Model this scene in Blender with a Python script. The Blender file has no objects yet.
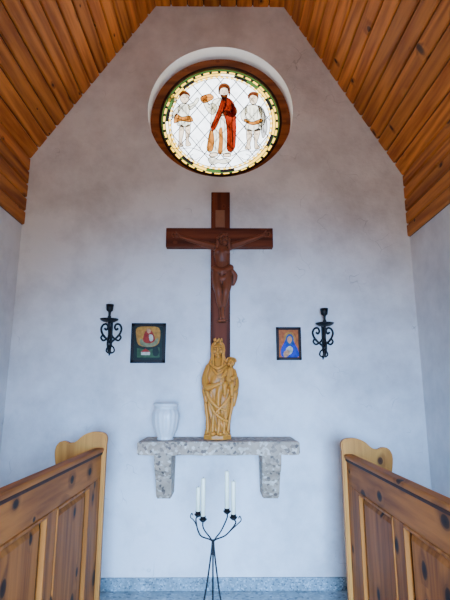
import bpy, bmesh, math, random
from mathutils import Vector, Matrix, Euler, noise as mnoise
random.seed(7)
S=bpy.context.scene
COL=S.collection

# ---------------------------------------------------------------- camera
FP=460.0
EYE=Vector((0,0,1.5))
EUL=Euler((math.radians(90+11.67),0,math.radians(-0.5)),'XYZ')
RM=EUL.to_matrix()
cd=bpy.data.cameras.new('camera'); cam=bpy.data.objects.new('camera',cd); COL.objects.link(cam)
cam.location=EYE; cam.rotation_euler=EUL; cd.lens=FP*36/600; cd.sensor_width=36; cd.clip_start=0.02
S.camera=cam
def P(px,py,Y):
    """survey helper: measured direction -> point on the vertical plane y=Y"""
    d=RM@Vector(((px-225)/FP,(300-py)/FP,-1))
    return EYE+d*(Y/d.y)
D=4.0

# ---------------------------------------------------------------- materials
def lin(c):
    r=[]
    for v in c[:3]:
        v=v/255.0
        r.append(v/12.92 if v<=0.04045 else ((v+0.055)/1.055)**2.4)
    return (*r,1)
def newmat(name):
    m=bpy.data.materials.new(name); m.use_nodes=True
    nt=m.node_tree
    return m,nt,nt.nodes,nt.links,nt.nodes['Principled BSDF']
def N(nodes,t,**kw):
    n=nodes.new(t)
    for k,v in kw.items(): setattr(n,k,v)
    return n
def ramp(nodes,stops):
    r=nodes.new('ShaderNodeValToRGB'); e=r.color_ramp.elements
    while len(e)<len(stops): e.new(0.5)
    for i,(p,c) in enumerate(stops):
        e[i].position=p; e[i].color=c
    return r
def simple(name,rgb,rough=0.6,metal=0,var=0.08,scale=20,bump=0.0,spec=0.5):
    m,nt,nd,lk,b=newmat(name)
    c=lin(rgb); c2=tuple(max(0,v*(1-var*2)) for v in c[:3])+(1,)
    tc=N(nd,'ShaderNodeTexCoord'); no=N(nd,'ShaderNodeTexNoise'); no.inputs['Scale'].default_value=scale
    no.inputs['Detail'].default_value=4
    lk.new(tc.outputs['Object'],no.inputs['Vector'])
    r=ramp(nd,[(0.3,c2),(0.7,c)]); lk.new(no.outputs['Fac'],r.inputs['Fac']); lk.new(r.outputs['Color'],b.inputs['Base Color'])
    b.inputs['Roughness'].default_value=rough; b.inputs['Metallic'].default_value=metal
    b.inputs['Specular IOR Level'].default_value=spec
    if bump:
        bp=N(nd,'ShaderNodeBump'); bp.inputs['Strength'].default_value=bump; bp.inputs['Distance'].default_value=0.01
        lk.new(no.outputs['Fac'],bp.inputs['Height']); lk.new(bp.outputs['Normal'],b.inputs['Normal'])
    return m
def wood(name,dark,light,axis='Y',knot=None,rough=0.45,gs=9,island=False,knotscale=4.0,knotsize=0.09,stretch=0.07,spec=0.25,contrast=0.4):
    m,nt,nd,lk,b=newmat(name)
    tc=N(nd,'ShaderNodeTexCoord'); mp=N(nd,'ShaderNodeMapping')
    sc=[1,1,1]; sc['XYZ'.index(axis)]=stretch
    mp.inputs['Scale'].default_value=sc
    vec=tc.outputs['Object']
    if island:
        geo=N(nd,'ShaderNodeNewGeometry')
        ml=N(nd,'ShaderNodeVectorMath',operation='MULTIPLY_ADD')
        cx=N(nd,'ShaderNodeCombineXYZ')
        for i in range(3): lk.new(geo.outputs['Random Per Island'],cx.inputs[i])
        lk.new(cx.outputs[0],ml.inputs[0]); ml.inputs[1].default_value=(7,31,13); lk.new(vec,ml.inputs[2])
        vec=ml.outputs[0]
    lk.new(vec,mp.inputs['Vector'])
    # knots: 2D cells, u along the grain, v across it
    sx=N(nd,'ShaderNodeSeparateXYZ'); lk.new(vec,sx.inputs[0])
    ai='XYZ'.index(axis); oth=[i for i in range(3) if i!=ai]
    sm=N(nd,'ShaderNodeMath',operation='ADD'); lk.new(sx.outputs[oth[0]],sm.inputs[0]); lk.new(sx.outputs[oth[1]],sm.inputs[1])
    su=N(nd,'ShaderNodeMath',operation='MULTIPLY'); lk.new(sx.outputs[ai],su.inputs[0]); su.inputs[1].default_value=0.7
    kc=N(nd,'ShaderNodeCombineXYZ'); lk.new(su.outputs[0],kc.inputs[0]); lk.new(sm.outputs[0],kc.inputs[1])
    vo=N(nd,'ShaderNodeTexVoronoi'); vo.voronoi_dimensions='2D'; vo.inputs['Scale'].default_value=knotscale
    lk.new(kc.outputs[0],vo.inputs['Vector'])
    kr=ramp(nd,[(0.0,(1,1,1,1)),(knotsize*0.75,(0.9,0.9,0.9,1)),(knotsize*1.15,(0.25,0.25,0.25,1)),(knotsize*2.4,(0,0,0,1))])
    # random knot sizes
    sep=N(nd,'ShaderNodeSeparateColor'); lk.new(vo.outputs['Color'],sep.inputs[0])
    szr=N(nd,'ShaderNodeMapRange'); szr.inputs['To Min'].default_value=0.8; szr.inputs['To Max'].default_value=3.2; lk.new(sep.outputs[0],szr.inputs['Value'])
    dm=N(nd,'ShaderNodeMath',operation='MULTIPLY'); lk.new(vo.outputs['Distance'],dm.inputs[0]); lk.new(szr.outputs[0],dm.inputs[1])
    lk.new(dm.outputs[0],kr.inputs['Fac'])
    n1=N(nd,'ShaderNodeTexNoise'); n1.inputs['Scale'].default_value=3.0; n1.inputs['Detail'].default_value=2
    lk.new(mp.outputs[0],n1.inputs['Vector'])
    add=N(nd,'ShaderNodeMath',operation='MULTIPLY_ADD'); lk.new(kr.outputs['Color'],add.inputs[0]); add.inputs[1].default_value=0.2
    lk.new(n1.outputs['Fac'],add.inputs[2])
    mul=N(nd,'ShaderNodeMath',operation='MULTIPLY'); lk.new(add.outputs[0],mul.inputs[0]); mul.inputs[1].default_value=gs*6
    sn=N(nd,'ShaderNodeMath',operation='SINE'); lk.new(mul.outputs[0],sn.inputs[0])
    n2=N(nd,'ShaderNodeTexNoise'); n2.inputs['Scale'].default_value=45; n2.inputs['Detail'].default_value=5
    lk.new(mp.outputs[0],n2.inputs['Vector'])
    mr=N(nd,'ShaderNodeMapRange'); mr.inputs['From Min'].default_value=-1; lk.new(sn.outputs[0],mr.inputs['Value'])
    mx=N(nd,'ShaderNodeMix',data_type='FLOAT'); mx.inputs[0].default_value=1-contrast
    lk.new(mr.outputs[0],mx.inputs[2]); lk.new(n2.outputs['Fac'],mx.inputs[3])
    cr=ramp(nd,[(0.2,lin(dark)),(0.7,lin(light))]); lk.new(mx.outputs[0],cr.inputs['Fac'])
    col=cr.outputs['Color']
    if island:
        hv=N(nd,'ShaderNodeHueSaturation')
        m2=N(nd,'ShaderNodeMapRange'); m2.inputs['To Min'].default_value=0.75; m2.inputs['To Max'].default_value=1.2
        lk.new(geo.outputs['Random Per Island'],m2.inputs['Value']); lk.new(m2.outputs[0],hv.inputs['Value'])
        lk.new(col,hv.inputs['Color']); col=hv.outputs['Color']
    if knot:
        mk=N(nd,'ShaderNodeMix',data_type='RGBA'); lk.new(kr.outputs['Color'],mk.inputs[0]); lk.new(col,mk.inputs[6]); mk.inputs[7].default_value=lin(knot)
        col=mk.outputs[2]
    lk.new(col,b.inputs['Base Color'])
    b.inputs['Roughness'].default_value=rough; b.inputs['Specular IOR Level'].default_value=spec
    bp=N(nd,'ShaderNodeBump'); bp.inputs['Strength'].default_value=0.2; bp.inputs['Distance'].default_value=0.002
    lk.new(n2.outputs['Fac'],bp.inputs['Height']); lk.new(bp.outputs['Normal'],b.inputs['Normal'])
    return m
def carved(name,dark,light,rough=0.45):
    m,nt,nd,lk,b=newmat(name)
    tc=N(nd,'ShaderNodeTexCoord'); mp=N(nd,'ShaderNodeMapping'); mp.inputs['Scale'].default_value=(1,1,0.15)
    lk.new(tc.outputs['Object'],mp.inputs['Vector'])
    no=N(nd,'ShaderNodeTexNoise'); no.inputs['Scale'].default_value=60; no.inputs['Detail'].default_value=4
    lk.new(mp.outputs[0],no.inputs['Vector'])
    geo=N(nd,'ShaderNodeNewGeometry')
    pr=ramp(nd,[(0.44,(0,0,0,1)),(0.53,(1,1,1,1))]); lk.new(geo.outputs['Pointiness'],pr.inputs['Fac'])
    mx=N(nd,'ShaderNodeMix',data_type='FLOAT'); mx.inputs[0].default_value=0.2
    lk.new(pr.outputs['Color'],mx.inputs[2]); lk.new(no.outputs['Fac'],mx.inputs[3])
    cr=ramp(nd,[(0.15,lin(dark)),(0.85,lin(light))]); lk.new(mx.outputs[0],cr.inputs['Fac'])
    lk.new(cr.outputs['Color'],b.inputs['Base Color']); b.inputs['Roughness'].default_value=rough
    b.inputs['Specular IOR Level'].default_value=0.25
    return m
def plaster(name,c1,c2,bump=0.35):
    m,nt,nd,lk,b=newmat(name)
    tc=N(nd,'ShaderNodeTexCoord')
    n1=N(nd,'ShaderNodeTexNoise'); n1.inputs['Scale'].default_value=1.6; n1.inputs['Detail'].default_value=6; n1.inputs['Roughness'].default_value=0.65
    lk.new(tc.outputs['Object'],n1.inputs['Vector'])
    r=ramp(nd,[(0.3,lin(c1)),(0.6,lin(c2))]); lk.new(n1.outputs['Fac'],r.inputs['Fac'])
    n3=N(nd,'ShaderNodeTexNoise'); n3.inputs['Scale'].default_value=2.5; n3.inputs['Detail'].default_value=3
    lk.new(tc.outputs['Object'],n3.inputs['Vector'])
    vm=N(nd,'ShaderNodeVectorMath',operation='MULTIPLY_ADD'); lk.new(n3.outputs['Color'],vm.inputs[0]); vm.inputs[1].default_value=(0.9,0.9,0.9); lk.new(tc.outputs['Object'],vm.inputs[2])
    vo=N(nd,'ShaderNodeTexVoronoi',feature='DISTANCE_TO_EDGE'); vo.inputs['Scale'].default_value=1.5; lk.new(vm.outputs[0],vo.inputs['Vector'])
    vr=ramp(nd,[(0.0,(1,1,1,1)),(0.005,(0,0,0,1))]); lk.new(vo.outputs['Distance'],vr.inputs['Fac'])
    n4=N(nd,'ShaderNodeTexNoise'); n4.inputs['Scale'].default_value=3.3; lk.new(tc.outputs['Object'],n4.inputs['Vector'])
    mr=ramp(nd,[(0.57,(0,0,0,1)),(0.66,(0.5,0.5,0.5,1))]); lk.new(n4.outputs['Fac'],mr.inputs['Fac'])
    mm=N(nd,'ShaderNodeMath',operation='MULTIPLY'); lk.new(vr.outputs['Color'],mm.inputs[0]); lk.new(mr.outputs['Color'],mm.inputs[1])
    mk=N(nd,'ShaderNodeMix',data_type='RGBA'); lk.new(mm.outputs[0],mk.inputs[0]); lk.new(r.outputs['Color'],mk.inputs[6]); mk.inputs[7].default_value=lin((110,104,100))
    lk.new(mk.outputs[2],b.inputs['Base Color']); b.inputs['Roughness'].default_value=0.9; b.inputs['Specular IOR Level'].default_value=0.2
    n2=N(nd,'ShaderNodeTexNoise'); n2.inputs['Scale'].default_value=7; n2.inputs['Detail'].default_value=8; n2.inputs['Roughness'].default_value=0.6
    lk.new(tc.outputs['Object'],n2.inputs['Vector'])
    bp=N(nd,'ShaderNodeBump'); bp.inputs['Strength'].default_value=bump; bp.inputs['Distance'].default_value=0.03
    lk.new(n2.outputs['Fac'],bp.inputs['Height']); lk.new(bp.outputs['Normal'],b.inputs['Normal'])
    return m
def granite(name,base,spot1,spot2,scale=60,rough=0.5):
    m,nt,nd,lk,b=newmat(name)
    tc=N(nd,'ShaderNodeTexCoord')
    v=N(nd,'ShaderNodeTexVoronoi'); v.inputs['Scale'].default_value=scale; lk.new(tc.outputs['Object'],v.inputs['Vector'])
    sx=N(nd,'ShaderNodeSeparateColor'); lk.new(v.outputs['Color'],sx.inputs[0])
    r=ramp(nd,[(0.0,lin(spot1)),(0.25,lin(base)),(0.75,lin(base)),(0.95,lin(spot2))]); lk.new(sx.outputs[0],r.inputs['Fac'])
    n=N(nd,'ShaderNodeTexNoise'); n.inputs['Scale'].default_value=9; n.inputs['Detail'].default_value=6; lk.new(tc.outputs['Object'],n.inputs['Vector'])
    mx=N(nd,'ShaderNodeMix',data_type='RGBA',blend_type='MULTIPLY'); mx.inputs[0].default_value=0.8
    r2=ramp(nd,[(0.3,(0.6,0.56,0.52,1)),(0.65,(1,1,1,1))]); lk.new(n.outputs['Fac'],r2.inputs['Fac'])
    lk.new(r.outputs['Color'],mx.inputs[6]); lk.new(r2.outputs['Color'],mx.inputs[7])
    lk.new(mx.outputs[2],b.inputs['Base Color']); b.inputs['Roughness'].default_value=rough
    bp=N(nd,'ShaderNodeBump'); bp.inputs['Strength'].default_value=0.5; bp.inputs['Distance'].default_value=0.008
    lk.new(n.outputs['Fac'],bp.inputs['Height']); lk.new(bp.outputs['Normal'],b.inputs['Normal'])
    return m
def glassm(name,rgb,var=0.1):
    """stained glass: diffusing, lit by the daylight outside"""
    m,nt,nd,lk,b=newmat(name)
    tr=N(nd,'ShaderNodeBsdfTranslucent'); out=nd['Material Output']
    tc=N(nd,'ShaderNodeTexCoord'); no=N(nd,'ShaderNodeTexNoise'); no.inputs['Scale'].default_value=14; lk.new(tc.outputs['Object'],no.inputs['Vector'])
    c=lin(rgb); r=ramp(nd,[(0.3,tuple(v*(1-var*2) for v in c[:3])+(1,)),(0.65,c)]); lk.new(no.outputs['Fac'],r.inputs['Fac'])
    lk.new(r.outputs['Color'],tr.inputs['Color']); lk.new(tr.outputs[0],out.inputs['Surface'])
    return m

M={}
M['wall']=plaster('plaster_white',(196,188,184),(234,228,224),0.45)
M['reveal']=simple('reveal_limewash',(250,250,248),0.9,var=0.02,scale=6,bump=0.3)
M['side']=plaster('plaster_side',(200,198,196),(232,230,228),0.25)
M['ceil']=wood('ceiling_boards',(156,78,24),(222,134,54),'Y',knot=(54,24,8),island=True,knotscale=3.2,knotsize=0.09,rough=0.5,contrast=0.35)
M['backing']=simple('ceiling_backing',(18,8,4))
M['pew_y']=wood('pine_rail',(130,68,22),(186,108,42),'Y',knot=(30,12,5),knotscale=4.0,knotsize=0.13,contrast=0.3,rough=0.6,spec=.15)
M['pew_z']=wood('pine_panel',(124,64,20),(180,103,40),'Z',knot=(30,12,5),knotscale=4.0,knotsize=0.14,contrast=0.3,rough=0.6,spec=.15)
M['pew_shade']=simple('pine_painted_shade',(74,34,12),0.6,var=0.2,spec=.15)  # darkened pine: shade of the panel recesses painted into the colour
M['pew_x']=wood('pine_end',(150,84,30),(204,130,54),'Z',knot=(60,26,8),knotscale=3.0,knotsize=0.08,contrast=0.3,rough=0.55,spec=.2)
M['cross']=wood('cross_oak',(64,24,10),(112,50,26),'Z',rough=0.6,spec=.15)
M['crossx']=wood('cross_oak_beam',(70,28,12),(120,56,30),'X',rough=0.6,spec=.15)
M['corpus']=carved('corpus_wood',(32,12,6),(130,66,38))
M['statue']=carved('statue_limewood',(74,30,5),(216,134,48))
M['stone']=granite('shelf_stone',(182,152,126),(100,78,66),(222,202,180),50,0.7)
M['plinth']=granite('baseboard_granite',(132,150,156),(78,94,102),(175,188,194),90,0.4)
M['floor']=granite('floor_stone',(150,162,166),(94,104,112),(184,194,198),50,0.35)
M['ceramic']=simple('vase_ceramic',(216,214,210),0.3,var=0.02)
M['iron']=simple('wrought_iron',(10,9,12),0.5,0.4,var=0.2,scale=60,bump=0.2)
M['wax']=simple('candle_wax',(246,240,206),0.45,var=0.03)
M['wick']=simple('wick',(30,25,20))
M['frame_dark']=simple('picture_frame_dark',(26,15,12),0.5,spec=.2)
M['frame_brown']=simple('picture_frame_brown',(40,17,9),0.5,spec=.2)
M['winframe']=wood('window_frame_wood',(104,48,20),(152,80,38),'X')
M['lead']=simple('lead_came',(40,38,40),0.5,0.3)
M['paint']=simple('glass_paint_brown',(66,32,16),0.7)

# ---------------------------------------------------------------- mesh helpers
def mesh_obj(name,verts,faces,mat,smooth=False,mats=None,idx=None):
    me=bpy.data.meshes.new(name); me.from_pydata([tuple(v) for v in verts],[],faces); me.update()
    o=bpy.data.objects.new(name,me); COL.objects.link(o)
    if mats:
        for m in mats: me.materials.append(m)
        if idx:
            for p,i in zip(me.polygons,idx): p.material_index=i
    elif mat: me.materials.append(mat)
    bm=bmesh.new(); bm.from_mesh(me); bmesh.ops.recalc_face_normals(bm,faces=bm.faces); bm.to_mesh(me); bm.free()
    if smooth:
        for p in me.polygons: p.use_smooth=True
    return o
def bake(o):
    dg=bpy.context.evaluated_depsgraph_get(); dg.update()
    me=bpy.data.meshes.new_from_object(o.evaluated_get(dg))
    name=o.name; mats=[s.material for s in o.material_slots]
    COL.objects.unlink(o); bpy.data.objects.remove(o)
    n=bpy.data.objects.new(name,me); COL.objects.link(n)
    if not me.materials:
        for m in mats: me.materials.append(m)
    return n
def box(name,a,b,mat,bev=0.0):
    a=Vector(a); b=Vector(b)
    x0,x1=sorted((a.x,b.x)); y0,y1=sorted((a.y,b.y)); z0,z1=sorted((a.z,b.z))
    v=[(x,y,z) for x in (x0,x1) for y in (y0,y1) for z in (z0,z1)]
    f=[(0,1,3,2),(4,6,7,5),(0,4,5,1),(2,3,7,6),(0,2,6,4),(1,5,7,3)]
    o=mesh_obj(name,v,f,mat)
    if bev:
        bm=bmesh.new(); bm.from_mesh(o.data)
        bmesh.ops.bevel(bm,geom=bm.edges[:],offset=bev,segments=2,affect='EDGES',profile=0.5)
        bm.to_mesh(o.data); bm.free()
    return o
def prism(name,pts,axis,a,b,mat,bev=0.0):
    """extrude 2D polygon along an axis. axis 'Y': pts=(x,z); 'X': pts=(y,z)"""
    n=len(pts)
    def mk(p,t): return (p[0],t,p[1]) if axis=='Y' else (t,p[0],p[1])
    v=[mk(p,a) for p in pts]+[mk(p,b) for p in pts]
    f=[tuple(range(n)),tuple(range(2*n-1,n-1,-1))]+[(i,(i+1)%n,n+(i+1)%n,n+i) for i in range(n)]
    o=mesh_obj(name,v,f,mat)
    if bev:
        bm=bmesh.new(); bm.from_mesh(o.data)
        es=[e for e in bm.edges if len(e.link_faces)==2 and (len(e.link_faces[0].verts)==n or len(e.link_faces[1].verts)==n)]
        bmesh.ops.bevel(bm,geom=es,offset=bev,segments=2,affect='EDGES')
        bm.to_mesh(o.data); bm.free()
    return o
def tube(name,pts,r,mat,cyclic=False,smoothc=True,res=4):
    c=bpy.data.curves.new(name,'CURVE'); c.dimensions='3D'
    s=c.splines.new('POLY'); s.points.add(len(pts)-1)
    rr=r if isinstance(r,(list,tuple)) else [r]*len(pts)
    for i,p in enumerate(pts): s.points[i].co=(*p,1); s.points[i].radius=rr[i]
    s.use_cyclic_u=cyclic; c.bevel_depth=1.0; c.bevel_resolution=res; c.use_fill_caps=True
    o=bpy.data.objects.new(name,c); COL.objects.link(o); c.materials.append(mat)
    o=bake(o)
    for p in o.data.polygons: p.use_smooth=True
    return o
def crom(pts,n=8,closed=False):
    pts=[Vector(p) for p in pts]; L=len(pts); out=[]
    rng=L if closed else L-1
    for i in range(rng):
        if closed: p0,p1,p2,p3=pts[(i-1)%L],pts[i],pts[(i+1)%L],pts[(i+2)%L]
        else: p0,p1,p2,p3=pts[max(i-1,0)],pts[i],pts[i+1],pts[min(i+2,L-1)]
        for k in range(n):
            t=k/n
            out.append(0.5*((2*p1)+(p2-p0)*t+(2*p0-5*p1+4*p2-p3)*t*t+(3*p1-p0-3*p2+p3)*t**3))
    if not closed: out.append(pts[-1])
    return out
def lathe(name,prof,c,mat,seg=32,rib=0,ramp_amp=0.0,caps=True):
    v=[];f=[]
    for (r,z) in prof:
        for i in range(seg):
            a=2*math.pi*i/seg; rr=r
            if rib: rr=r*(1+ramp_amp*math.cos(rib*a))
            v.append((c[0]+rr*math.cos(a),c[1]+rr*math.sin(a),c[2]+z))
    for j in range(len(prof)-1):
        for i in range(seg):
            f.append((j*seg+i,j*seg+(i+1)%seg,(j+1)*seg+(i+1)%seg,(j+1)*seg+i))
    if caps:
        f.append(tuple(range(seg))); f.append(tuple((len(prof)-1)*seg+i for i in range(seg)))
    return mesh_obj(name,v,f,mat,smooth=True)
def join(name,objs):
    for o in bpy.context.view_layer.objects: o.select_set(False)
    for o in objs: o.select_set(True)
    bpy.context.view_layer.objects.active=objs[0]
    bpy.ops.object.join()
    o=bpy.context.view_layer.objects.active; o.name=name; o.data.name=name
    return o
def parent(name,objs,loc):
    e=bpy.data.objects.new(name,None); COL.objects.link(e); e.location=loc; e.empty_display_size=0.1
    for o in objs:
        o.parent=e; o.matrix_parent_inverse=Matrix.Translation(-Vector(loc))
    return e
def flat(name,pts,Y,mat,smooth=True,n=5,px=True):
    """flat patch lying on the vertical plane y=Y"""
    q=[P(p[0],p[1],Y) for p in pts] if px else [Vector((p[0],Y,p[1])) for p in pts]
    if smooth: q=crom(q,n,True)
    me=bpy.data.meshes.new(name); bm=bmesh.new()
    vs=[bm.verts.new(p) for p in q]
    es=[bm.edges.new((vs[i],vs[(i+1)%len(vs)])) for i in range(len(vs))]
    bmesh.ops.triangle_fill(bm,edges=es,use_beauty=True)
    bm.to_mesh(me); bm.free(); me.materials.append(mat)
    o=bpy.data.objects.new(name,me); COL.objects.link(o)
    return o,q

_b=bmesh.new(); bmesh.ops.create_icosphere(_b,subdivisions=2,radius=1)
ICV=[v.co.copy() for v in _b.verts]; ICF=[tuple(v.index for v in f.verts) for f in _b.faces]; _b.free()
class Sculpt:
    def __init__(s): s.v=[]; s.f=[]
    def ball(s,p,r,rot=None):
        b=len(s.v); p=Vector(p)
        r=Vector(r) if isinstance(r,(tuple,list,Vector)) else Vector((r,r,r))
        for q in ICV:
            w=Vector((q.x*r.x,q.y*r.y,q.z*r.z))
            if rot: w=rot@w
            s.v.append(p+w)
        s.f+= [tuple(i+b for i in f) for f in ICF]
    def chain(s,pts,flatten=(1,1,1),n=None):
        P_=[(Vector(p[:3]),p[3]) for p in pts]
        for (a,ra),(b,rb) in zip(P_[:-1],P_[1:]):
            L=(b-a).length; k=max(2,int(L/(0.3*min(ra,rb)))+1); k=min(k,60)
            for i in range(k+1):
                t=i/k; r=ra+(rb-ra)*t
                s.ball(a.lerp(b,t),(r*flatten[0],r*flatten[1],r*flatten[2]))
    def smooth_chain(s,pts,n=5,flatten=(1,1,1)):
        q=crom([Vector(p[:3]) for p in pts],n); L=len(pts)
        rs=[]
        for i in range(len(q)):
            t=i/n; j=min(int(t),L-2); u=t-j; rs.append(pts[j][3]*(1-u)+pts[j+1][3]*u)
        s.chain([(*p,r) for p,r in zip(q,rs)],flatten)
    def mesh(s,v,f):
        b=len(s.v); s.v+=v; s.f+=[tuple(i+b for i in q) for q in f]
    def build(s,name,vox,mat,sm=3,loc=None):
        me=bpy.data.meshes.new(name); me.from_pydata([tuple(v) for v in s.v],[],s.f); me.update()
        o=bpy.data.objects.new(name,me); COL.objects.link(o); me.materials.append(mat)
        m=o.modifiers.new('r','REMESH'); m.mode='VOXEL'; m.voxel_size=vox
        if sm:
            k=o.modifiers.new('s','SMOOTH'); k.factor=0.5; k.iterations=sm
        o=bake(o)
        if not o.data.materials: o.data.materials.append(mat)
        for p in o.data.polygons: p.use_smooth=True; p.material_index=0
        return o

# ---------------------------------------------------------------- room shell
YB=-1.3   # entrance wall
TL=P(155,5,D); TR=P(285,5,D); zt=(TL.z+TR.z)/2
KL=P(28,158,D); KR=P(403,175,D); EL=P(22,225,D); ER=P(410,237,D)
XL=EL.x; XR=ER.x
top=zt
def wall_with_hole(name,outer,hole,y0,y1,mat):
    bm=bmesh.new()
    def loop(pts):
        vs=[bm.verts.new((p[0],y0,p[1])) for p in pts]
        return [bm.edges.new((vs[i],vs[(i+1)%len(vs)])) for i in range(len(vs))]
    es=loop(outer)+(loop(hole) if hole else [])
    r=bmesh.ops.triangle_fill(bm,edges=es,use_beauty=True)
    fs=[g for g in r['geom'] if isinstance(g,bmesh.types.BMFace)]
    e=bmesh.ops.extrude_face_region(bm,geom=fs)
    for g in e['geom']:
        if isinstance(g,bmesh.types.BMVert): g.co.y=y1
    bmesh.ops.recalc_face_normals(bm,faces=bm.faces)
    me=bpy.data.meshes.new(name); bm.to_mesh(me); bm.free(); me.materials.append(mat)
    o=bpy.data.objects.new(name,me); COL.objects.link(o); return o
wt=P(221,47,D); wb=P(221,177,D)
WC=Vector((P(220.5,112,D).x,D,(wt.z+wb.z)/2)); WR=(wt.z-wb.z)/2
circ=[(WC.x+WR*math.cos(2*math.pi*i/96),WC.z+WR*math.sin(2*math.pi*i/96)) for i in range(96)]
wb_=wall_with_hole('wall_back',[(XL-.3,-.1),(XR+.3,-.1),(XR+.3,top+.15),(XL-.3,top+.15)],circ,D,D+0.36,M['wall'])
# limewashed reveal of the round opening
wb_.data.materials.append(M['reveal'])
for p in wb_.data.polygons:
    c_=p.center
    if abs(p.normal.y)<.3 and math.hypot(c_.x-WC.x,c_.z-WC.z)<WR+.01: p.material_index=1
box('wall_left',(XL-.3,YB-.3,-.1),(XL,D,KL.z),M['side'])
box('wall_right',(XR,YB-.3,-.1),(XR+.3,D,KR.z),M['side'])
DW=0.8; DH=2.3
arch=[(-DW,0.0)]+[(DW*math.cos(math.pi-math.pi*i/20)-0.0,DH-0.6+0.6*math.sin(math.pi*i/20)) for i in range(21)]+[(DW,0.0)]
ol=[(XL,-.05),(-DW,-.05)]+arch[0:]+[(DW,-.05),(XR,-.05),(XR,top+.15),(XL,top+.15)]
wall_with_hole('wall_entrance',ol,None,YB-.3,YB,M['side'])
box('floor',(XL-.3,YB-.3,-.1),(XR+.3,D,0),M['floor'])
bb=P(221,577,D).z
box('baseboard_back',(XL,D-.025,0),(XR,D,bb),M['plinth'],0.004)
box('baseboard_left',(XL,YB,0),(XL+.02,D-.025,bb),M['plinth'],0.004)
box('baseboard_right',(XR-.02,YB,0),(XR,D-.025,bb),M['plinth'],0.004)

def boards(A,B,inward,n):
    """boards between cross-section points A,B (x,z), running along y"""
    A=Vector(A);B=Vector(B); d=(B-A); L=d.length; d.normalize(); nrm=Vector(inward).normalized()
    w=L/n; out=[]
    for i in range(n):
        a=A+d*(w*i+0.005); b=A+d*(w*(i+1)-0.005); c=0.010; t=0.022
        poly=[a-nrm*0.002,a+nrm*(t-c),a+d*c+nrm*t,b-d*c+nrm*t,b+nrm*(t-c),b-nrm*0.002]
        out.append(prism('b',[(p.x,p.y) for p in poly],'Y',YB,D-0.001,M['ceil']))
    return out
cb=[]
def inn(A,B):
    d=Vector(B)-Vector(A); n=Vector((-d.y,d.x)); c=Vector((0,2.5))-Vector(A)
    return n if n.dot(c)>0 else -n
kl=(XL,KL.z); kr=(XR,KR.z); tl=(TL.x,top); tr=(TR.x,top)
cb+=boards(tl,kl,inn(tl,kl),15)
cb+=boards(tr,kr,inn(tr,kr),15)
cb+=boards(kl,(XL,EL.z),(1,0),5)
cb+=boards(kr,(XR,ER.z),(-1,0),5)
cb+=boards(tl,tr,(0,-1),8)
def sheet(A,B):
    A=Vector(A);B=Vector(B); n=-Vector(inn(A,B)).normalized()
    q=[A,B,B+n*.06,A+n*.06]
    return prism('s',[(p.x,p.y) for p in q],'Y',YB-.3,D,M['backing'])
cb+=[sheet(tl,kl),sheet(tr,kr),sheet(tl,tr)]
cb+=[box('s',(XL-.002,YB,EL.z),(XL+.003,D,KL.z),M['backing']),box('s',(XR-.003,YB,ER.z),(XR+.002,D,KR.z),M['backing'])]
join('ceiling',cb)

# ---------------------------------------------------------------- stained glass window
gl=[]
GY=D+0.2
def ring(name,r0,r1,y,thick,mat,seg=96):
    v=[];f=[]
    for i in range(seg):
        a=2*math.pi*i/seg
        for r,yy in ((r0,y),(r1,y),(r1,y+thick),(r0,y+thick)):
            v.append((WC.x+r*math.cos(a),yy,WC.z+r*math.sin(a)))
    for i in range(seg):
        j=(i+1)%seg
        for k in range(4): f.append((i*4+k,i*4+(k+1)%4,j*4+(k+1)%4,j*4+k))
    return mesh_obj(name,v,f,mat)
GR=0.605
gl.append(ring('frame',GR,WR-.0005,GY-.03,0.06,M['winframe']))
gl.append(ring('frame_bead',GR-.012,GR+.012,GY-.04,0.02,M['frame_brown']))
G={k:glassm('glass_'+k,c) for k,c in dict(clear=(216,226,238),yellow=(216,172,50),green=(44,70,34),red=(134,36,16),brown=(112,56,26),skin=(212,186,158),cream=(222,214,192),amber=(190,118,50),black=(18,16,16),shade=(180,176,172)).items()}
v=[];f=[];idx=[]
mats=[G['clear'],G['yellow'],G['green'],G['black'],G['cream'],G['amber']]
bands=[(GR,0.588,120,lambda i:2),(0.588,0.581,120,lambda i:3),(0.581,0.562,120,lambda i:1 if i%3 else 3),(0.562,0.554,120,lambda i:2),(0.554,0.53,120,lambda i:[1,3,1,2,3,4,1][(i*7+i//5)%7]),(0.53,0.522,120,lambda i:3),(0.522,0.506,120,lambda i:1 if i%2 else 4),(0.506,0.5,120,lambda i:3)]
for r0,r1,n,fn in bands:
    for i in range(n):
        a0=2*math.pi*i/n; a1=2*math.pi*(i+1)/n; b=len(v)
        for r,a in ((r0,a0),(r0,a1),(r1,a1),(r1,a0)): v.append((WC.x+r*math.cos(a),GY,WC.z+r*math.sin(a)))
        f.append((b,b+1,b+2,b+3)); idx.append(fn(i))
gl.append(mesh_obj('border',v,f,None,mats=mats,idx=idx))
c=[(WC.x+0.5*math.cos(2*math.pi*i/64),WC.z+0.5*math.sin(2*math.pi*i/64)) for i in range(64)]
o,_=flat('field',c,GY,G['clear'],smooth=False,px=False); gl.append(o)
s=0.125
for k in range(-6,7):
    for sg in (1,-1):
        off=k*s+0.03
        ang=math.radians(52)
        d=Vector((math.cos(ang),math.sin(ang)*sg)); nn=Vector((-d.y,d.x))
        h2=0.5**2-off**2
        if h2<=0: continue
        h=math.sqrt(h2)
        a=nn*off-d*h; b=nn*off+d*h
        gl.append(tube('came',[(WC.x+a.x,GY-.003,WC.z+a.y),(WC.x+b.x,GY-.003,WC.z+b.y)],0.004,M['lead'],res=1))
FY=GY-0.008
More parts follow.
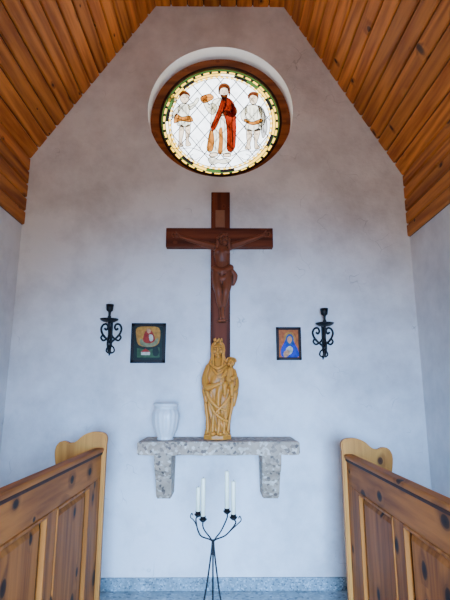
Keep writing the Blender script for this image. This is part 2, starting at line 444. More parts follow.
def fig(pts,mat,line=0.0034,dy=0.0,n=5):
    o,q=flat('piece',pts,FY-dy,mat,n=n); gl.append(o)
    if line: gl.append(tube('outline',[tuple(p+Vector((0,-.002,0))) for p in q],line,M['paint'],cyclic=True,res=1))
def stroke(pts,r=0.0028,dy=0.010,mat=None):
    q=crom([P(x,y,FY-dy) for x,y in pts],5); gl.append(tube('stroke',[tuple(p) for p in q],r,mat or M['paint'],res=1))
def face(cx,cy,r,tilt=0):
    """painted face: eyes, brows, nose, mouth"""
    for sx in (-1,1):
        stroke([(cx+sx*r*.55-.5*r*.3,cy-r*.15),(cx+sx*r*.45,cy-r*.25),(cx+sx*r*.55+.5*r*.3,cy-r*.12)],.0022,.012)
    stroke([(cx,cy-r*.1),(cx+r*.12,cy+r*.3),(cx-r*.05,cy+r*.32)],.0016,.012)
    stroke([(cx-r*.25,cy+r*.6),(cx,cy+r*.66),(cx+r*.28,cy+r*.58)],.002,.012)
# --- central standing bearded figure
fig([(212,103),(216,99),(224,98),(230,101),(233,109),(232,124),(233,140),(232,152),(224,154),(215,153),(208,151),(210,134),(211,118)],G['cream'])
fig([(227,98),(232,101),(235,107),(236,121),(236,134),(235,147),(231,152),(227,149),(227,136),(226,122),(223,112),(225,104)],G['red'],dy=.002)
fig([(222,99),(226,99),(226,106),(221,116),(217,126),(213,131),(211,127),(215,117),(219,107)],G['red'],dy=.003)
fig([(210,131),(213,132),(214,142),(212,151),(207,150),(208,140)],G['amber'],dy=.003)
fig([(219,130),(222,128),(223,140),(222,153),(218,153),(219,141)],G['amber'],line=.0015,dy=.003)
fig([(212,103),(217,107),(214,114),(209,113),(205,107),(203,101),(206,100),(209,105)],G['cream'],dy=.005)
fig([(202,101),(202,97),(205,95),(207,98),(206,101)],G['skin'],dy=.006)
fig([(232,104),(236,108),(237,113),(233,117),(229,116),(226,114),(227,111),(231,111)],G['brown'],dy=.005)
fig([(221,115),(222,112),(226,111),(228,114),(225,116)],G['skin'],dy=.006)
fig([(219.5,89),(221.5,86),(226.5,86),(228.5,89),(228,94),(225,98),(221.5,97),(219.5,93)],G['skin'],dy=.005)
fig([(219,94),(218.5,89),(220,85),(225,83.5),(229.5,86.5),(230,92),(229.5,96),(228.5,92),(227.5,88.5),(224,87.5),(220.5,89)],G['brown'],dy=.007)
fig([(221,95),(224,95.7),(227.3,95),(226.5,99),(224,101),(222,98.5)],G['brown'],dy=.007)
face(224,91.5,3)
fig([(201,97),(209,94),(213,96),(213,99),(205,103),(201,101)],G['amber'],dy=.007)
stroke([(202,99),(207,97.5),(212,97)],.0018,.012)
for a in ([(214,108),(214,117)],[(218,103),(219,108)],[(216,130),(216,140),(215,151)],[(224,118),(225,132),(225,152)],[(221,118),(220,127)],[(212,122),(213,128)],[(230,104),(231,114)],[(232,119),(232,134),(233,147)],[(229,120),(230,136),(230,149)],[(208,107),(212,109)],[(223,104),(219,115),(214,126)]): stroke(a)
fig([(212,153),(217,153),(217,156),(211,157),(209,155)],G['skin'],dy=.004); fig([(224,154),(229,153),(231,156),(227,157),(223,156)],G['skin'],dy=.004)
# --- child at the left, turned to the centre, arm raised, holding a staff with lily
fig([(180,96),(182,93),(186,93),(189,96),(188.5,101),(185,103.5),(181,101.5)],G['skin'])
fig([(179.5,98),(179.5,94.5),(182,91.5),(186.5,91.5),(189.8,94.5),(189.8,97),(188,95),(184.5,94),(181.5,95.5)],G['brown'],line=.0015,dy=.003)
face(184.8,98,2.7)
fig([(181,104),(187,104),(190,108),(189,115),(191,124),(186,127),(180,126),(177,124),(179,115),(178,108)],G['cream'])
fig([(188,105),(193,103),(197,98),(199,100),(195,106),(190,110)],G['cream'],dy=.003)
fig([(179,106),(174,111),(172,117),(174,118),(178,113),(180,110)],G['cream'],dy=.003)
fig([(176,114),(182,117),(190,116),(193,121),(188,122),(181,121),(174,123)],G['amber'],dy=.004)
fig([(180,126),(184,127),(183.5,134),(182,141),(183,146),(178,147),(179,141),(179,133)],G['skin'])
fig([(185.5,127),(190,125),(190,133),(188.5,140),(191,145),(186,146),(186,139),(185.5,133)],G['skin'])
stroke([(172,98),(173,112),(171,128),(172,145)],.003)
for x,y in ((172,97),(169.5,100),(175,100)): fig([(x-1.5,y),(x,y-2.5),(x+1.8,y),(x,y+2)],G['cream'],dy=.005)
for a in ([(182,106),(183,112)],[(186,106),(186,113)],[(181,118),(182,125)],[(185,118),(185,126)],[(188,117),(188,124)],[(180,130),(182,130)],[(187,130),(189,130)],[(176,118),(183,120),(191,119)],[(190,107),(194,105)]): stroke(a)
# --- youth at the right with cloak
fig([(249,97),(251,94),(255,94),(257.5,97),(257,102),(254,104.5),(250.5,103)],G['skin'])
fig([(248.3,99),(248,95.5),(250.5,92.5),(255,92),(258.3,95),(258.3,99),(256.5,96.5),(253,95),(250,96.5)],G['brown'],line=.0015,dy=.003)
face(253.2,99,2.7)
fig([(247,106),(253,105),(260,107),(262,114),(260,121),(262,129),(254,131),(245,129),(247,120),(245,113)],G['cream'])
fig([(246,107),(241,113),(242,120),(248,123),(249,120),(245,117),(247,112)],G['cream'],dy=.003)
fig([(260,107),(264,113),(265,121),(262,126),(259,124),(261,118),(259,112)],G['cream'],dy=.003)
fig([(258,106),(263,109),(266,118),(267,130),(263,138),(261,128),(262,118)],G['shade'],dy=.002)
fig([(245,119),(252,122),(261,119),(262,122),(253,125),(245,122)],G['amber'],dy=.004)
fig([(247,130),(252,131),(251.5,138),(250,144),(250.5,149),(245,149),(247,143),(246.5,137)],G['skin'])
fig([(254,131),(260,129),(259,137),(257,143),(260,148),(255,149),(254.5,143),(254,137)],G['skin'])
for a in ([(250,108),(250,118)],[(254,108),(254,120)],[(258,109),(257,119)],[(249,125),(248,129)],[(254,126),(254,130)],[(258,124),(259,129)],[(264,113),(264,124),(263,133)],[(247,134),(250,134)],[(255,134),(258,134)]): stroke(a)
# ground, plants, foreground scrolls
stroke([(170,148),(180,149),(192,148),(204,153),(212,157)],.003); stroke([(232,156),(242,151),(254,151),(268,147)],.003)
for a in ([(200,150),(199,143),(196,139)],[(200,150),(202,143),(205,140)],[(238,150),(238,142),(240,137)],[(238,148),(242,143)],[(168,143),(167,136),(170,132)]): stroke(a,.0022)
fig([(208,159),(214,157.5),(219,160),(226,158.5),(231,161),(224,164),(218,163),(212,165)],G['cream'],dy=.003)
stroke([(200,157),(195,160),(190,157),(193,154)],.0024); stroke([(240,157),(246,160),(250,156),(246,154)],.0024)
join('window_1',gl)

# ---------------------------------------------------------------- crucifix
CY=D-0.077
ct=P(220,192,CY).z; SHZ=1.16
x0=P(211,238,CY).x; x1=P(230,238,CY).x
a=P(166,237.5,CY); b=P(273,238.5,CY)
hz=(P(220,228,CY).z,P(220,247,CY).z)
parts=[box('upright',(x0,CY,SHZ+.002),(x1,D-.002,ct),M['cross'],0.006),
       box('crossbeam',(a.x,CY-.004,hz[1]),(b.x,D-.002,hz[0]),M['crossx'],0.006)]
t0=P(215.5,210,CY-.02); t1=P(225,227,CY-.02)
plq=simple('title_board',(140,84,50),0.6)
parts.append(box('title_board',(t0.x,CY-.022,t1.z),(t1.x,CY,t0.z),plq,0.004))
sc=Sculpt()
def J(px,py,dy,r):
    p=P(px,py,CY-dy); return (p.x,p.y,p.z,r)
h=P(223.5,239.5,CY-.085)
rot=Matrix.Rotation(math.radians(-18),3,'Y')
sc.ball(h,(.042,.048,.055),rot)
for i in range(14):
    t=2*math.pi*i/14; sc.ball(h+rot@Vector((.046*math.cos(t),.05*math.sin(t),.022+.006*(i%2))),.012)
sc.ball(h+rot@Vector((0,.015,.012)),(.05,.045,.056),rot)
sc.chain([(h.x-.045,h.y+.01,h.z,.018),(h.x-.055,h.y+.015,h.z-.07,.015)])
sc.chain([(h.x+.045,h.y+.01,h.z,.018),(h.x+.05,h.y+.015,h.z-.075,.014)])
sc.ball(h+rot@Vector((0,-.045,-.004)),(.008,.014,.018)); sc.ball(h+rot@Vector((0,-.034,-.045)),(.02,.018,.022))
for sx in (-1,1): sc.ball(h+rot@Vector((sx*.018,-.044,.014)),(.014,.008,.005)); sc.ball(h+rot@Vector((sx*.022,-.036,-.012)),(.012,.012,.014))
sc.chain([J(223,243,.06,.028),J(222,247,.045,.032)])
sc.smooth_chain([J(222,247,.045,.055),J(222,254,.05,.066),J(222.5,262,.045,.054),J(222.5,269,.045,.058)],5,(1.15,.75,1))
sc.chain([J(214.5,247,.04,.034),J(229.5,246.5,.04,.034)])
sc.ball(P(218,251.5,CY-.075),(.035,.022,.03)); sc.ball(P(226,251.5,CY-.075),(.035,.022,.03))
sc.smooth_chain([J(213,246.5,.035,.034),J(204,244,.03,.03),J(196,241.5,.03,.025),J(187,239,.028,.021),J(180,236.5,.025,.016)],4)
sc.smooth_chain([J(231,246,.035,.034),J(240,243.5,.03,.03),J(247,241,.03,.025),J(255,238.5,.028,.021),J(262,235.5,.025,.016)],4)
for sx,hx,hy in ((-1,178,236),(1,264,235)):
    p=P(hx,hy,CY-.025); sc.ball(p,(.026,.012,.02))
    for k in range(4):
        sc.chain([(p.x+sx*.015,p.y-.004,p.z+.014-.01*k,.0065),(p.x+sx*(.045-.004*abs(k-1)),p.y-.012,p.z+.02-.012*k,.0055),(p.x+sx*(.052-.004*abs(k-1)),p.y-.026,p.z+.016-.012*k,.005)])
    sc.chain([(p.x,p.y-.005,p.z+.015,.007),(p.x+sx*.018,p.y-.012,p.z+.036,.006)])
sc.smooth_chain([J(215,269,.045,.035),J(222,272,.075,.035),J(230,268,.05,.035)],4)
sc.smooth_chain([J(216,276,.05,.032),J(223,279,.075,.034),J(229,275,.055,.034)],4)
sc.smooth_chain([J(230,270,.05,.026),J(235,276,.045,.026),J(233,284,.035,.018)],4)
sc.smooth_chain([J(222,274,.085,.02),J(221,284,.08,.014)],4)
sc.smooth_chain([J(217.5,273,.045,.05),J(217,283,.065,.046),J(218.5,292,.085,.034),J(219.5,301,.055,.03),J(221,309,.03,.019)],4)
sc.smooth_chain([J(226.5,273,.045,.05),J(227,283,.065,.046),J(226,292,.085,.034),J(224.5,301,.055,.03),J(223,309,.035,.019)],4)
sc.smooth_chain([J(221,309,.035,.018),J(221,315,.055,.016),J(220.5,319,.065,.011)],4)
sc.smooth_chain([J(223,308,.05,.018),J(223,314,.07,.016),J(223.5,318,.08,.011)],4)
sc.ball(P(222,321,CY-.01),(.05,.04,.018))
parts.append(sc.build('corpus',0.004,M['corpus'],1))
parts[-1].name='corpus'
parent('crucifix',parts,((x0+x1)/2,D,SHZ))

# ---------------------------------------------------------------- stone shelf with corbels
SF=D-0.45
l=P(137,443,SF).x; r=P(300,443,SF).x
SB=P(220,455.5,SF).z
def slab():
    o=box('slab',(l,SF,SB),(r,D-.001,SHZ),M['stone'])
    bm=bmesh.new(); bm.from_mesh(o.data)
    bmesh.ops.bevel(bm,geom=bm.edges[:],offset=.008,segments=2,affect='EDGES')
    bmesh.ops.subdivide_edges(bm,edges=[e for e in bm.edges if e.calc_length()>.2],cuts=24)
    for v in bm.verts:
        if v.co.y<D-.02 and v.co.z<SHZ-.001:
            nz=mnoise.noise(v.co*9)
            v.co.y+=0.006*nz
            if v.co.z<SB+.02: v.co.z+=.006*nz
    bm.to_mesh(o.data); bm.free(); return o
sp=[slab()]
def corbel(xa,xb):
    zb=P(220,498,D-.22).z
    pts=[(D-.001,SB),(SF+.07,SB),(SF+.07,SB-.07),(SF+.09,SB-.12),(SF+.14,SB-.17),(SF+.17,zb+.09),(SF+.19,zb+.03),(SF+.215,zb),(D-.001,zb)]
    o=prism('corbel',pts,'X',xa,xb,M['stone'],0.008)
    cxm=(xa+xb)/2
    for v in o.data.vertices:
        t=(SB-v.co.z)/(SB-zb); v.co.x=cxm+(v.co.x-cxm)*(1-.12*t)
    return o
cy=SF+.07
sp.append(corbel(P(153.5,470,cy).x,P(171,470,cy).x)); sp.append(corbel(P(262.5,470,cy).x,P(282,470,cy).x))
join('stone_altar_shelf',sp)

# ---------------------------------------------------------------- vase
VY=D-.27
vx=P(165.5,430,VY).x; vtop=P(165,403,VY).z; vh=vtop-SHZ; k=vh/.26
prof=[(.001,.0),(.056,.0),(.060,.006),(.054,.014),(.064,.03),(.084,.07),(.095,.12),(.099,.155),(.098,.185),(.09,.205),(.08,.216)]
body=lathe('body',[(a*k,b*k) for a,b in prof],(vx,VY,SHZ+.001),M['ceramic'],160,16,0.02,caps=False)
prof2=[(.08,.214),(.078,.220),(.079,.228),(.088,.236),(.093,.244),(.092,.253),(.084,.26),(.076,.256),(.072,.24),(.064,.2),(.06,.05),(.001,.04)]
neck=lathe('neck',[(a*k,b*k) for a,b in prof2],(vx,VY,SHZ+.001),M['ceramic'],64,caps=False)
join('ceramic_vase',[body,neck])

# ---------------------------------------------------------------- Madonna statue
MY=D-.24
mx=P(219,430,MY).x; mh=P(219,338,MY).z-SHZ
s_=mh/0.80
sc=Sculpt()
ZB=SHZ+.003
def Q(x,y,z): return Vector((mx+x*s_,MY+y*s_,ZB+z*s_))
prof=[(.028,.098,.082,-.012),(.08,.084,.076,-.012),(.16,.088,.074,-.012),(.24,.102,.078,-.006),(.32,.113,.082,.0),(.40,.122,.083,.002),(.47,.114,.08,.0),(.53,.10,.073,-.002),(.58,.084,.058,-.006),(.61,.05,.045,-.01),(.64,.03,.03,-.012)]
def interp(z):
    for a,b in zip(prof[:-1],prof[1:]):
        if a[0]<=z<=b[0]:
            t=(z-a[0])/(b[0]-a[0]); t2=t
            return [a[i]*(1-t2)+b[i]*t2 for i in range(1,4)]
    return prof[-1][1:]
vs=[];fs=[];NR=90;NS=120
for j in range(NR):
    z=.028+(.64-.028)*j/(NR-1); rx,ry,cx=interp(z); amp=max(0,min(1,(.56-z)/.3))
    for i in range(NS):
        a=2*math.pi*i/NS
        tw=a+ .9*math.sin(z*5)
        k1=math.sin(9*tw+2.2*math.sin(z*7)); k1=abs(k1)**.6*(1 if k1>0 else -1)
        k=1+amp*(.10*k1+.03*math.sin(17*a+z*11))+.02*math.sin(5*a-z*22)
        vs.append(Q(cx+rx*k*math.cos(a),ry*k*math.sin(a),z))
for j in range(NR-1):
    for i in range(NS): fs.append((j*NS+i,j*NS+(i+1)%NS,(j+1)*NS+(i+1)%NS,(j+1)*NS+i))
fs.append(tuple(range(NS))[::-1]); fs.append(tuple((NR-1)*NS+i for i in range(NS)))
sc.mesh(vs,fs)
def ch(pts,n=5,fl=(1,1,1)): sc.smooth_chain([(*Q(p[0],p[1],p[2]),p[3]*s_) for p in pts],n,fl)
def bl(x,y,z,r,rot=None): sc.ball(Q(x,y,z),[v*s_ for v in r] if isinstance(r,tuple) else r*s_,rot)
b0=[];fb=[]
for z in (0,.034):
    for i in range(8):
        a=math.pi/8+2*math.pi*i/8; b0.append(Q(-.012+.115*math.cos(a),.098*math.sin(a),z))
fb=[tuple(range(8))[::-1],tuple(range(8,16))]+[(i,(i+1)%8,8+(i+1)%8,8+i) for i in range(8)]
sc.mesh(b0,fb)
# mantle: diagonal swags and hems
ch([(-.10,-.03,.50,.016),(-.108,-.06,.42,.018),(-.078,-.088,.32,.015),(-.02,-.103,.25,.013),(.05,-.097,.22,.010)])
ch([(-.108,-.03,.44,.016),(-.09,-.076,.33,.014),(-.045,-.096,.22,.012),(.02,-.10,.16,.010),(.065,-.08,.14,.009)])
ch([(.11,-.03,.42,.016),(.09,-.078,.34,.014),(.04,-.103,.27,.011),(-.02,-.108,.21,.009)])
ch([(.118,-.02,.4,.018),(.106,-.048,.28,.016),(.086,-.06,.17,.012),(.07,-.064,.07,.013)])
ch([(-.11,-.01,.4,.018),(-.104,-.035,.26,.015),(-.09,-.05,.15,.013),(-.088,-.06,.06,.014)])
ch([(-.035,-.09,.22,.010),(-.045,-.095,.15,.011),(-.05,-.09,.05,.014)])
ch([(.0,-.09,.18,.010),(.0,-.098,.12,.011),(-.005,-.094,.05,.015)])
ch([(.04,-.08,.16,.010),(.04,-.088,.11,.010),(.038,-.084,.05,.013)])
for x in (-.045,.012): bl(x,-.092,.045,(.022,.03,.014))
# head (slightly larger, bowed to her child)
hx=-.010
bl(hx,-.020,.70,(.044,.05,.058)); bl(hx,-.040,.674,(.031,.03,.032))
ch([(hx,-.01,.655,.026),(hx,-.006,.61,.030)])
bl(hx,-.073,.694,(.0075,.013,.018)); bl(hx,-.067,.666,(.012,.008,.0045)); bl(hx,-.065,.660,(.010,.008,.004)); bl(hx,-.062,.647,(.014,.013,.011))
for sx in (-1,1):
    bl(hx+sx*.019,-.061,.703,(.010,.008,.0055)); bl(hx+sx*.02,-.062,.72,(.014,.009,.004)); bl(hx+sx*.025,-.052,.682,(.013,.013,.015))
for sx in (-1,1):
    ch([(hx,-.012,.765,.014),(hx+sx*.034,-.018,.742,.015),(hx+sx*.046,-.010,.70,.014),(hx+sx*.044,-.004,.655,.013),(hx+sx*.052,-.006,.61,.018),(hx+sx*.072,-.012,.56,.022)])
    ch([(hx+sx*.02,-.046,.75,.007),(hx+sx*.038,-.036,.715,.007),(hx+sx*.038,-.032,.67,.007),(hx+sx*.038,-.044,.62,.009),(hx+sx*.036,-.068,.57,.009)])
ch([(hx,.02,.745,.040),(hx,.025,.69,.042),(hx,.02,.62,.045)])
for i in range(14):
    a=2*math.pi*i/14; bl(hx+.032*math.cos(a),-.002+.034*math.sin(a),.770+(.012 if i%2 else 0),(.007,.007,.014))
bl(hx,0,.765,(.032,.034,.018))
ch([(-.065,-.045,.58,.011),(hx,-.074,.545,.011),(.045,-.05,.58,.011)])
ch([(-.045,-.062,.535,.008),(hx,-.09,.50,.009),(.03,-.08,.525,.008)])
# arms
ch([(-.08,-.01,.555,.034),(-.108,-.03,.47,.034),(-.098,-.075,.40,.03),(-.05,-.105,.405,.022),(-.005,-.12,.42,.016)])
bl(.005,-.122,.425,(.02,.01,.013))
for k in range(4): ch([(.01,-.125,.434-.008*k,.0055),(.032,-.128,.44-.009*k,.005),(.045,-.122,.436-.009*k,.0045)],3)
ch([(.005,-.122,.435,.006),(.018,-.128,.452,.005)],3)
ch([(.075,-.01,.55,.032),(.125,-.03,.46,.034),(.125,-.07,.39,.03),(.09,-.105,.375,.02)])
bl(.078,-.115,.375,(.022,.011,.014))
for k in range(4): ch([(.07,-.12,.382-.008*k,.0055),(.048,-.126,.378-.008*k,.005),(.036,-.122,.372-.008*k,.0045)],3)
ch([(-.108,-.05,.42,.028),(-.112,-.04,.36,.024),(-.102,-.045,.29,.014)])
ch([(.13,-.05,.40,.03),(.128,-.04,.34,.024),(.115,-.045,.26,.014)])
# child
bl(.096,-.075,.590,(.033,.035,.037)); bl(.096,-.058,.597,(.037,.037,.039))
bl(.094,-.110,.587,(.005,.007,.007)); bl(.094,-.106,.572,(.008,.005,.004)); bl(.094,-.102,.563,(.01,.008,.007))
for sx in (-1,1): bl(.095+sx*.013,-.107,.596,(.006,.005,.004)); bl(.095+sx*.017,-.098,.58,(.01,.01,.01))
for i in range(9):
    a=math.pi*i/8; bl(.096+.036*math.cos(a),-.07,.603+.026*math.sin(a),.010)
ch([(.092,-.07,.55,.02),(.09,-.078,.52,.036),(.088,-.082,.47,.042),(.085,-.085,.43,.044)])
ch([(.06,-.085,.525,.018),(.04,-.105,.49,.016),(.02,-.12,.475,.012)]); bl(.014,-.124,.475,(.011,.008,.01))
for k in range(3): ch([(.01,-.126,.481-.007*k,.004),(-.004,-.13,.484-.008*k,.0035)],2)
ch([(.118,-.08,.525,.018),(.128,-.1,.485,.016),(.105,-.125,.465,.012)]); bl(.098,-.13,.466,(.011,.01,.01))
ch([(.065,-.095,.425,.026),(.045,-.125,.415,.021),(.045,-.122,.36,.016),(.044,-.125,.33,.012),(.042,-.145,.325,.009)])
ch([(.105,-.095,.425,.026),(.098,-.128,.415,.021),(.1,-.122,.36,.016),(.1,-.122,.325,.012),(.1,-.142,.318,.009)])
st=sc.build('madonna_and_child_statue',0.003,M['statue'],1)
st.name='madonna_and_child_statue'

# ---------------------------------------------------------------- sconces
def sconce(cx,cyy,nm):
    c=P(cx,cyy,D-.09); u=.0086; ps=[]
    X,Z=c.x,c.z; Yc=D-.105; W=D-.012
    def w(dx,dz,y=W): return Vector((X+dx*u,y,Z+dz*u))
    I=M['iron']
    ps.append(box('backplate',(X-.012,D-.012,Z-24*u),(X+.012,D-.001,Z+4*u),I,.003))
    for sx in (-1,1):
        ps.append(tube('scroll',[tuple(q) for q in crom([w(0,-20),w(sx*3,-17),w(sx*8,-12),w(sx*10.3,-6),w(sx*8.5,-1.5),w(sx*5,-.8),w(sx*3.4,-4),w(sx*5,-6.5),w(sx*7,-5)],6)],.0095,I))
        ps.append(tube('scroll',[tuple(q) for q in crom([w(0,-11),w(sx*3,-15),w(sx*7.5,-17.5),w(sx*10,-14.5),w(sx*8,-12),w(sx*6,-14)],6)],.0085,I))
        ps.append(tube('scroll',[tuple(q) for q in crom([w(0,-22),w(sx*3,-24.5),w(sx*4,-28),w(sx*1.5,-30),w(0,-28)],6)],.007,I))
    ps.append(tube('arm',[tuple(q) for q in crom([Vector((X,W,Z-24*u)),Vector((X,D-.05,Z-29*u)),Vector((X,Yc-.01,Z-22*u)),Vector((X,Yc+.02,Z-12*u)),Vector((X,Yc,Z-4*u)),Vector((X,Yc,Z))],8)],.010,I))
    ps.append(tube('drop',[tuple(w(0,-27)),tuple(w(-.5,-30)),tuple(w(-1,-33))],[.007,.012,.003],I))
    ps.append(lathe('dish',[(.001,-.004),(.05,.0),(.072,.012),(.08,.024),(.07,.018),(.03,.012),(.014,.016),(.012,.03),(.016,.042),(.011,.055),(.012,.085),(.028,.098),(.030,.115),(.034,.15),(.028,.15),(.025,.105),(.001,.105)],(X,Yc,Z),I,28,caps=False))
    return join(nm,ps)
sconce(109.5,322,'wall_candle_sconce'); sconce(324.5,326,'wall_candle_sconce')

# ---------------------------------------------------------------- pictures
def framed(name,x0,y0,x1,y1,fm,wd):
    Yf=D-.022
    a=P(x0,y0,Yf); b=P(x1,y1,Yf); o=[]
    e=D-.001
    o.append(box('f',(a.x,Yf,a.z),(a.x+wd,e,b.z),fm,.003)); o.append(box('f',(b.x-wd,Yf,a.z),(b.x,e,b.z),fm,.003))
    o.append(box('f',(a.x,Yf,a.z),(b.x,e,a.z-wd),fm,.003)); o.append(box('f',(a.x,Yf,b.z+wd),(b.x,e,b.z),fm,.003))
    return o,(a,b)
pm={k:simple('pic_'+k,c,0.5,var=0.25,scale=45,spec=.2) for k,c in dict(green=(56,88,48),dkgreen=(22,36,26),cloud=(136,134,90),gold=(196,130,46),red=(170,40,20),white=(206,196,170),blue=(10,44,170),orange=(196,98,34),skin=(220,150,104),dark=(20,14,16),brown=(60,28,14),teal=(24,80,140)).items()}
PY=D-.012
o,(a,b)=framed('p',131.5,323,165,363,M['frame_dark'],.028)
o.append(box('c',(a.x+.01,PY,a.z-.01),(b.x-.01,D-.001,b.z+.01),pm['dkgreen']))
def pf(pts,mt,dy,sm=True): 
    q,_=flat('q',pts,PY-.001-dy,pm[mt],smooth=sm); o.append(q)
pf([(137,328),(148,326.5),(159,328),(160,338),(157,345),(148,347),(139,345),(136.5,338)],'gold',0)
pf([(140,339),(145,340),(149,338),(154,340),(158,338),(157,344),(149,347),(141,345)],'cloud',.0006)
pf([(145,332),(149,330),(152.5,332),(155,340),(151,343),(146,343),(143,340)],'red',.0012)
pf([(147,329),(150,329),(151,331.5),(149,333.5),(147,332)],'skin',.0018)
pf([(149,335),(152.5,335),(153,340),(150,341)],'white',.0018)
pf([(137,348),(148,350),(159.5,347),(159.5,357.5),(137,357.5)],'green',.0004,False)
pf([(141,351.5),(146,349),(150,352),(150,355),(141,355)],'white',.001,False)
pf([(140.5,352),(145.5,348.5),(150.5,352)],'red',.0016,False)
pf([(153,349),(157,347),(159,352),(157,356),(153,355)],'dkgreen',.001)
join('framed_votive_picture',o)
o,(a,b)=framed('p',276,327,302,360,M['frame_brown'],.024)
o.append(box('c',(a.x+.01,PY,a.z-.01),(b.x-.01,D-.001,b.z+.01),pm['orange']))
pf([(283,357),(281,350),(284,343),(287,338),(292,338),(295,344),(298,350),(298,357)],'blue',.0006)
pf([(284,337),(287,332.5),(292,332.5),(295,337),(294,343),(289.5,345),(285,343)],'gold',.0004)
pf([(286,338),(288,334.5),(291.5,334.5),(293.5,338),(293,343),(290,346),(287,343)],'teal',.0012)
pf([(287.5,338),(290,336),(292,338.5),(291.5,341.5),(289.5,343.5),(287.5,341)],'skin',.0018)
pf([(286,349),(290,346),(293,349),(291,354),(287,354)],'white',.0012)
pf([(284,352),(288,350),(290,353),(287,357),(284,357)],'skin',.0018)
join('framed_icon_picture',o)

# ---------------------------------------------------------------- pews
def pew(sign,fx,Yend,rail_z,Ynear,nm):
    """panelled bench: back along the aisle (face at x=fx), seat towards the side wall"""
    ps=[]
    def bx(n,y0,y1,z0,z1,xa,xb,m,bev=.004): ps.append(box(n,(fx+xa*sign,y0,z0),(fx+xb*sign,y1,z1),m,bev))
    bx('top_rail',Ynear,Yend,rail_z-.19,rail_z-.02,0,.04,M['pew_y'])
    bx('cap_rail',Ynear,Yend,rail_z-.028,rail_z,-.016,.05,M['pew_y'],.010)
    bx('cap_moulding',Ynear,Yend,rail_z-.045,rail_z-.026,-.008,.045,M['pew_shade'],.005)
    bx('bottom_rail',Ynear,Yend,.05,.22,0,.04,M['pew_y'])
    y=Yend-.25; ys=[(Yend-.25,Yend)]; panels=[]
    while y>Ynear+.3:
        y1=y; y0=max(y-.56,Ynear+.1); panels.append((y0,y1)); y=y0-.13; ys.append((y,y0))
    ys.append((Ynear,max(y,Ynear+.01)))
    for i,(y0,y1) in enumerate(ys):
        if y1-y0>.005: bx('stile_%d'%i,max(y0,Ynear),y1,.22,rail_z-.19,0,.04,M['pew_z'])
    for i,(y0,y1) in enumerate(panels):
        z0=.22;z1=rail_z-.19
        bx('panel_%d'%i,y0,y1,z0,z1,.030,.038,M['pew_shade'],0)  # panel back in the darkened pine, standing in for recess shade
        m=.055; xo=fx+.030*sign; xi=fx+.012*sign; e0=.024
        v=[(xo,y0+e0,z0+e0),(xo,y1-e0,z0+e0),(xo,y1-e0,z1-e0),(xo,y0+e0,z1-e0),(xi,y0+m,z0+m),(xi,y1-m,z0+m),(xi,y1-m,z1-m),(xi,y0+m,z1-m)]
        ps.append(mesh_obj('panel_field_%d'%i,v,[(4,5,6,7),(0,1,5,4),(1,2,6,5),(2,3,7,6),(3,0,4,7)],M['pew_z']))
        for (aa,bb_,cc,dd) in ((y0,y1,z1-.016,z1),(y0,y1,z0,z0+.016),(y0,y0+.016,z0,z1),(y1-.016,y1,z0,z1)):
            bx('moulding',aa,bb_,cc,dd,-.005,.022,M['pew_z'],.005)
    H=rail_z
    prof=[(-.025,0),(-.025,H+.02),(-.028,H+.06),(-.012,H+.088),(.03,H+.1),(.085,H+.097),(.135,H+.075),(.175,H+.04),(.215,H+.028),(.25,H+.04),(.285,H+.035),(.31,H+.0),(.312,H-.06),(.29,H-.16),(.24,H-.27),(.22,H-.36),(.25,H-.48),(.33,H-.56),(.37,H-.62),(.37,H-.7),(.35,0)]
    q=[Vector((p[0],p[1],0)) for p in prof]
    sm=[q[0]]+crom(q[1:-1],6)+[q[-1]]
    for nme,ya in (('end_board_far',Yend),('end_board_near',Ynear-.05)):
        ps.append(prism(nme,[(fx+p.x*sign,p.y) for p in sm],'Y',ya,ya+.05,M['pew_x'],.008))
    bx('seat',Ynear,Yend,.43,.46,.04,.36,M['pew_y'],.006)
    bx('seat_rail',Ynear,Yend,.36,.43,.3,.325,M['pew_y'],.003)
    return parent(nm,ps,(fx,(Yend+Ynear)/2,0))
YE=3.2
pl=P(102,447.5,YE); pr=P(346,454,YE)
pew(-1,pl.x,YE,pl.z,0.35,'wooden_pew')
pew(1,pr.x,YE,pr.z,0.35,'wooden_pew')

# ---------------------------------------------------------------- candle stand
KY=3.0
I=M['iron']; ps=[]
def K(px,py,dy=0): return P(px,py,KY+dy)
jt=K(213,541)
cands=[(198,487,515,.03),(203,478,520,-.03),(227,471,512,.03),(233.5,481,518,-.03)]
for (cx,yt,yb,dy) in cands:
    a=K(cx,yb,dy); bz=K(cx,yt,dy).z
    ps.append(lathe('candle',[(.001,0),(.0135,0),(.0135,bz-a.z-.006),(.011,bz-a.z),(.001,bz-a.z-.001)],(a.x,a.y,a.z),M['wax'],18,caps=False))
    ps.append(tube('wick',[(a.x,a.y,bz-.002),(a.x+.001,a.y,bz+.008)],.0012,M['wick'],res=1))
    ps.append(lathe('cup',[(.001,-.012),(.012,-.01),(.022,0),(.025,.006),(.021,.003),(.016,.003),(.0165,.022),(.0145,.022),(.0142,.0)],(a.x,a.y,a.z),I,20,caps=False))
    s=-1 if cx<213 else 1
    far=cx in (198,233.5)
    mid=K(213+s*(13 if far else 8),535 if far else 531,dy*.8)
    ps.append(tube('arm',[tuple(q) for q in crom([Vector((jt.x+s*.004,jt.y,jt.z-.06)),Vector((jt.x+s*.006,jt.y,jt.z)),mid,Vector((a.x+s*.012,a.y,a.z-.03)) if far else Vector((a.x,a.y,a.z-.035)),Vector((a.x,a.y,a.z-.008))],8)],.0045,I))
    if far: ps.append(tube('curl',[tuple(q) for q in crom([mid,Vector((a.x+s*.02,a.y-.01,a.z-.035)),Vector((a.x+s*.045,a.y-.01,a.z-.01)),Vector((a.x+s*.038,a.y-.01,a.z+.012)),Vector((a.x+s*.03,a.y-.01,a.z+.0))],6)],.0035,I))
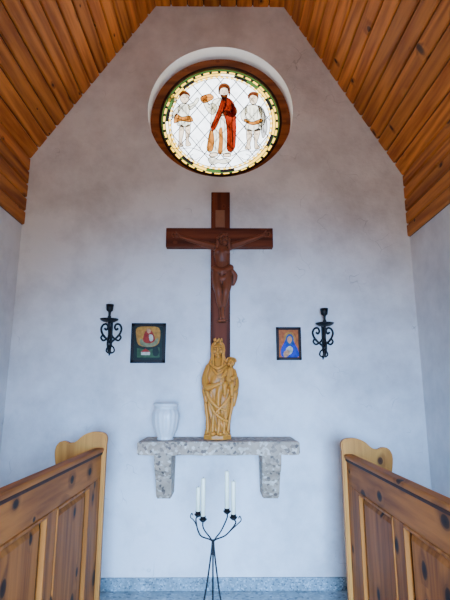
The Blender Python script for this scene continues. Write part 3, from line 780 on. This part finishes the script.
ps.append(tube('collar',[(jt.x,jt.y,jt.z-.075),(jt.x,jt.y,jt.z-.055)],.012,I))
ps.append(tube('collar',[(jt.x,jt.y,jt.z-.005),(jt.x,jt.y,jt.z+.008)],.009,I))
for k,(dx,dy) in enumerate(((-.2,-.1),(.19,-.12),(.0,.22))):
    ps.append(tube('leg',[tuple(q) for q in crom([Vector((jt.x+dx*.02,jt.y+dy*.02,jt.z)),Vector((jt.x+dx*.06,jt.y+dy*.06,jt.z-.08)),Vector((jt.x+dx*.24,jt.y+dy*.24,jt.z-.3)),Vector((jt.x+dx*.5,jt.y+dy*.5,.16)),Vector((jt.x+dx*.9,jt.y+dy*.9,.03)),Vector((jt.x+dx*1.1,jt.y+dy*1.1,.007)),Vector((jt.x+dx*1.2,jt.y+dy*1.2,.02))],8)],.0052,I))
join('iron_candle_stand',ps)

# ---------------------------------------------------------------- light
w=bpy.data.worlds.new('sky'); S.world=w; w.use_nodes=True
nt=w.node_tree; bg=nt.nodes['Background']
tc=nt.nodes.new('ShaderNodeTexCoord'); sp_=nt.nodes.new('ShaderNodeSeparateXYZ'); nt.links.new(tc.outputs['Generated'],sp_.inputs[0])
r=ramp(nt.nodes,[(0.0,(0.85,0.82,0.76,1)),(0.5,(1.0,0.97,0.92,1)),(1.0,(0.9,0.93,1,1))])
mr=nt.nodes.new('ShaderNodeMapRange'); mr.inputs['From Min'].default_value=-1; nt.links.new(sp_.outputs[2],mr.inputs['Value']); nt.links.new(mr.outputs[0],r.inputs['Fac'])
nt.links.new(r.outputs['Color'],bg.inputs['Color']); bg.inputs['Strength'].default_value=8.5
def area(name,loc,rot,sx,sy,e,col):
    L=bpy.data.lights.new(name,'AREA'); L.shape='RECTANGLE'; L.size=sx; L.size_y=sy; L.energy=e; L.color=col
    o=bpy.data.objects.new(name,L); COL.objects.link(o); o.location=loc; o.rotation_euler=rot; return o
dl=area('door_daylight',(0.25,YB-.1,1.4),(math.radians(78),0,math.radians(1)),1.1,0.9,120,(0.20,0.48,1.0))
dl.data.spread=math.radians(60)
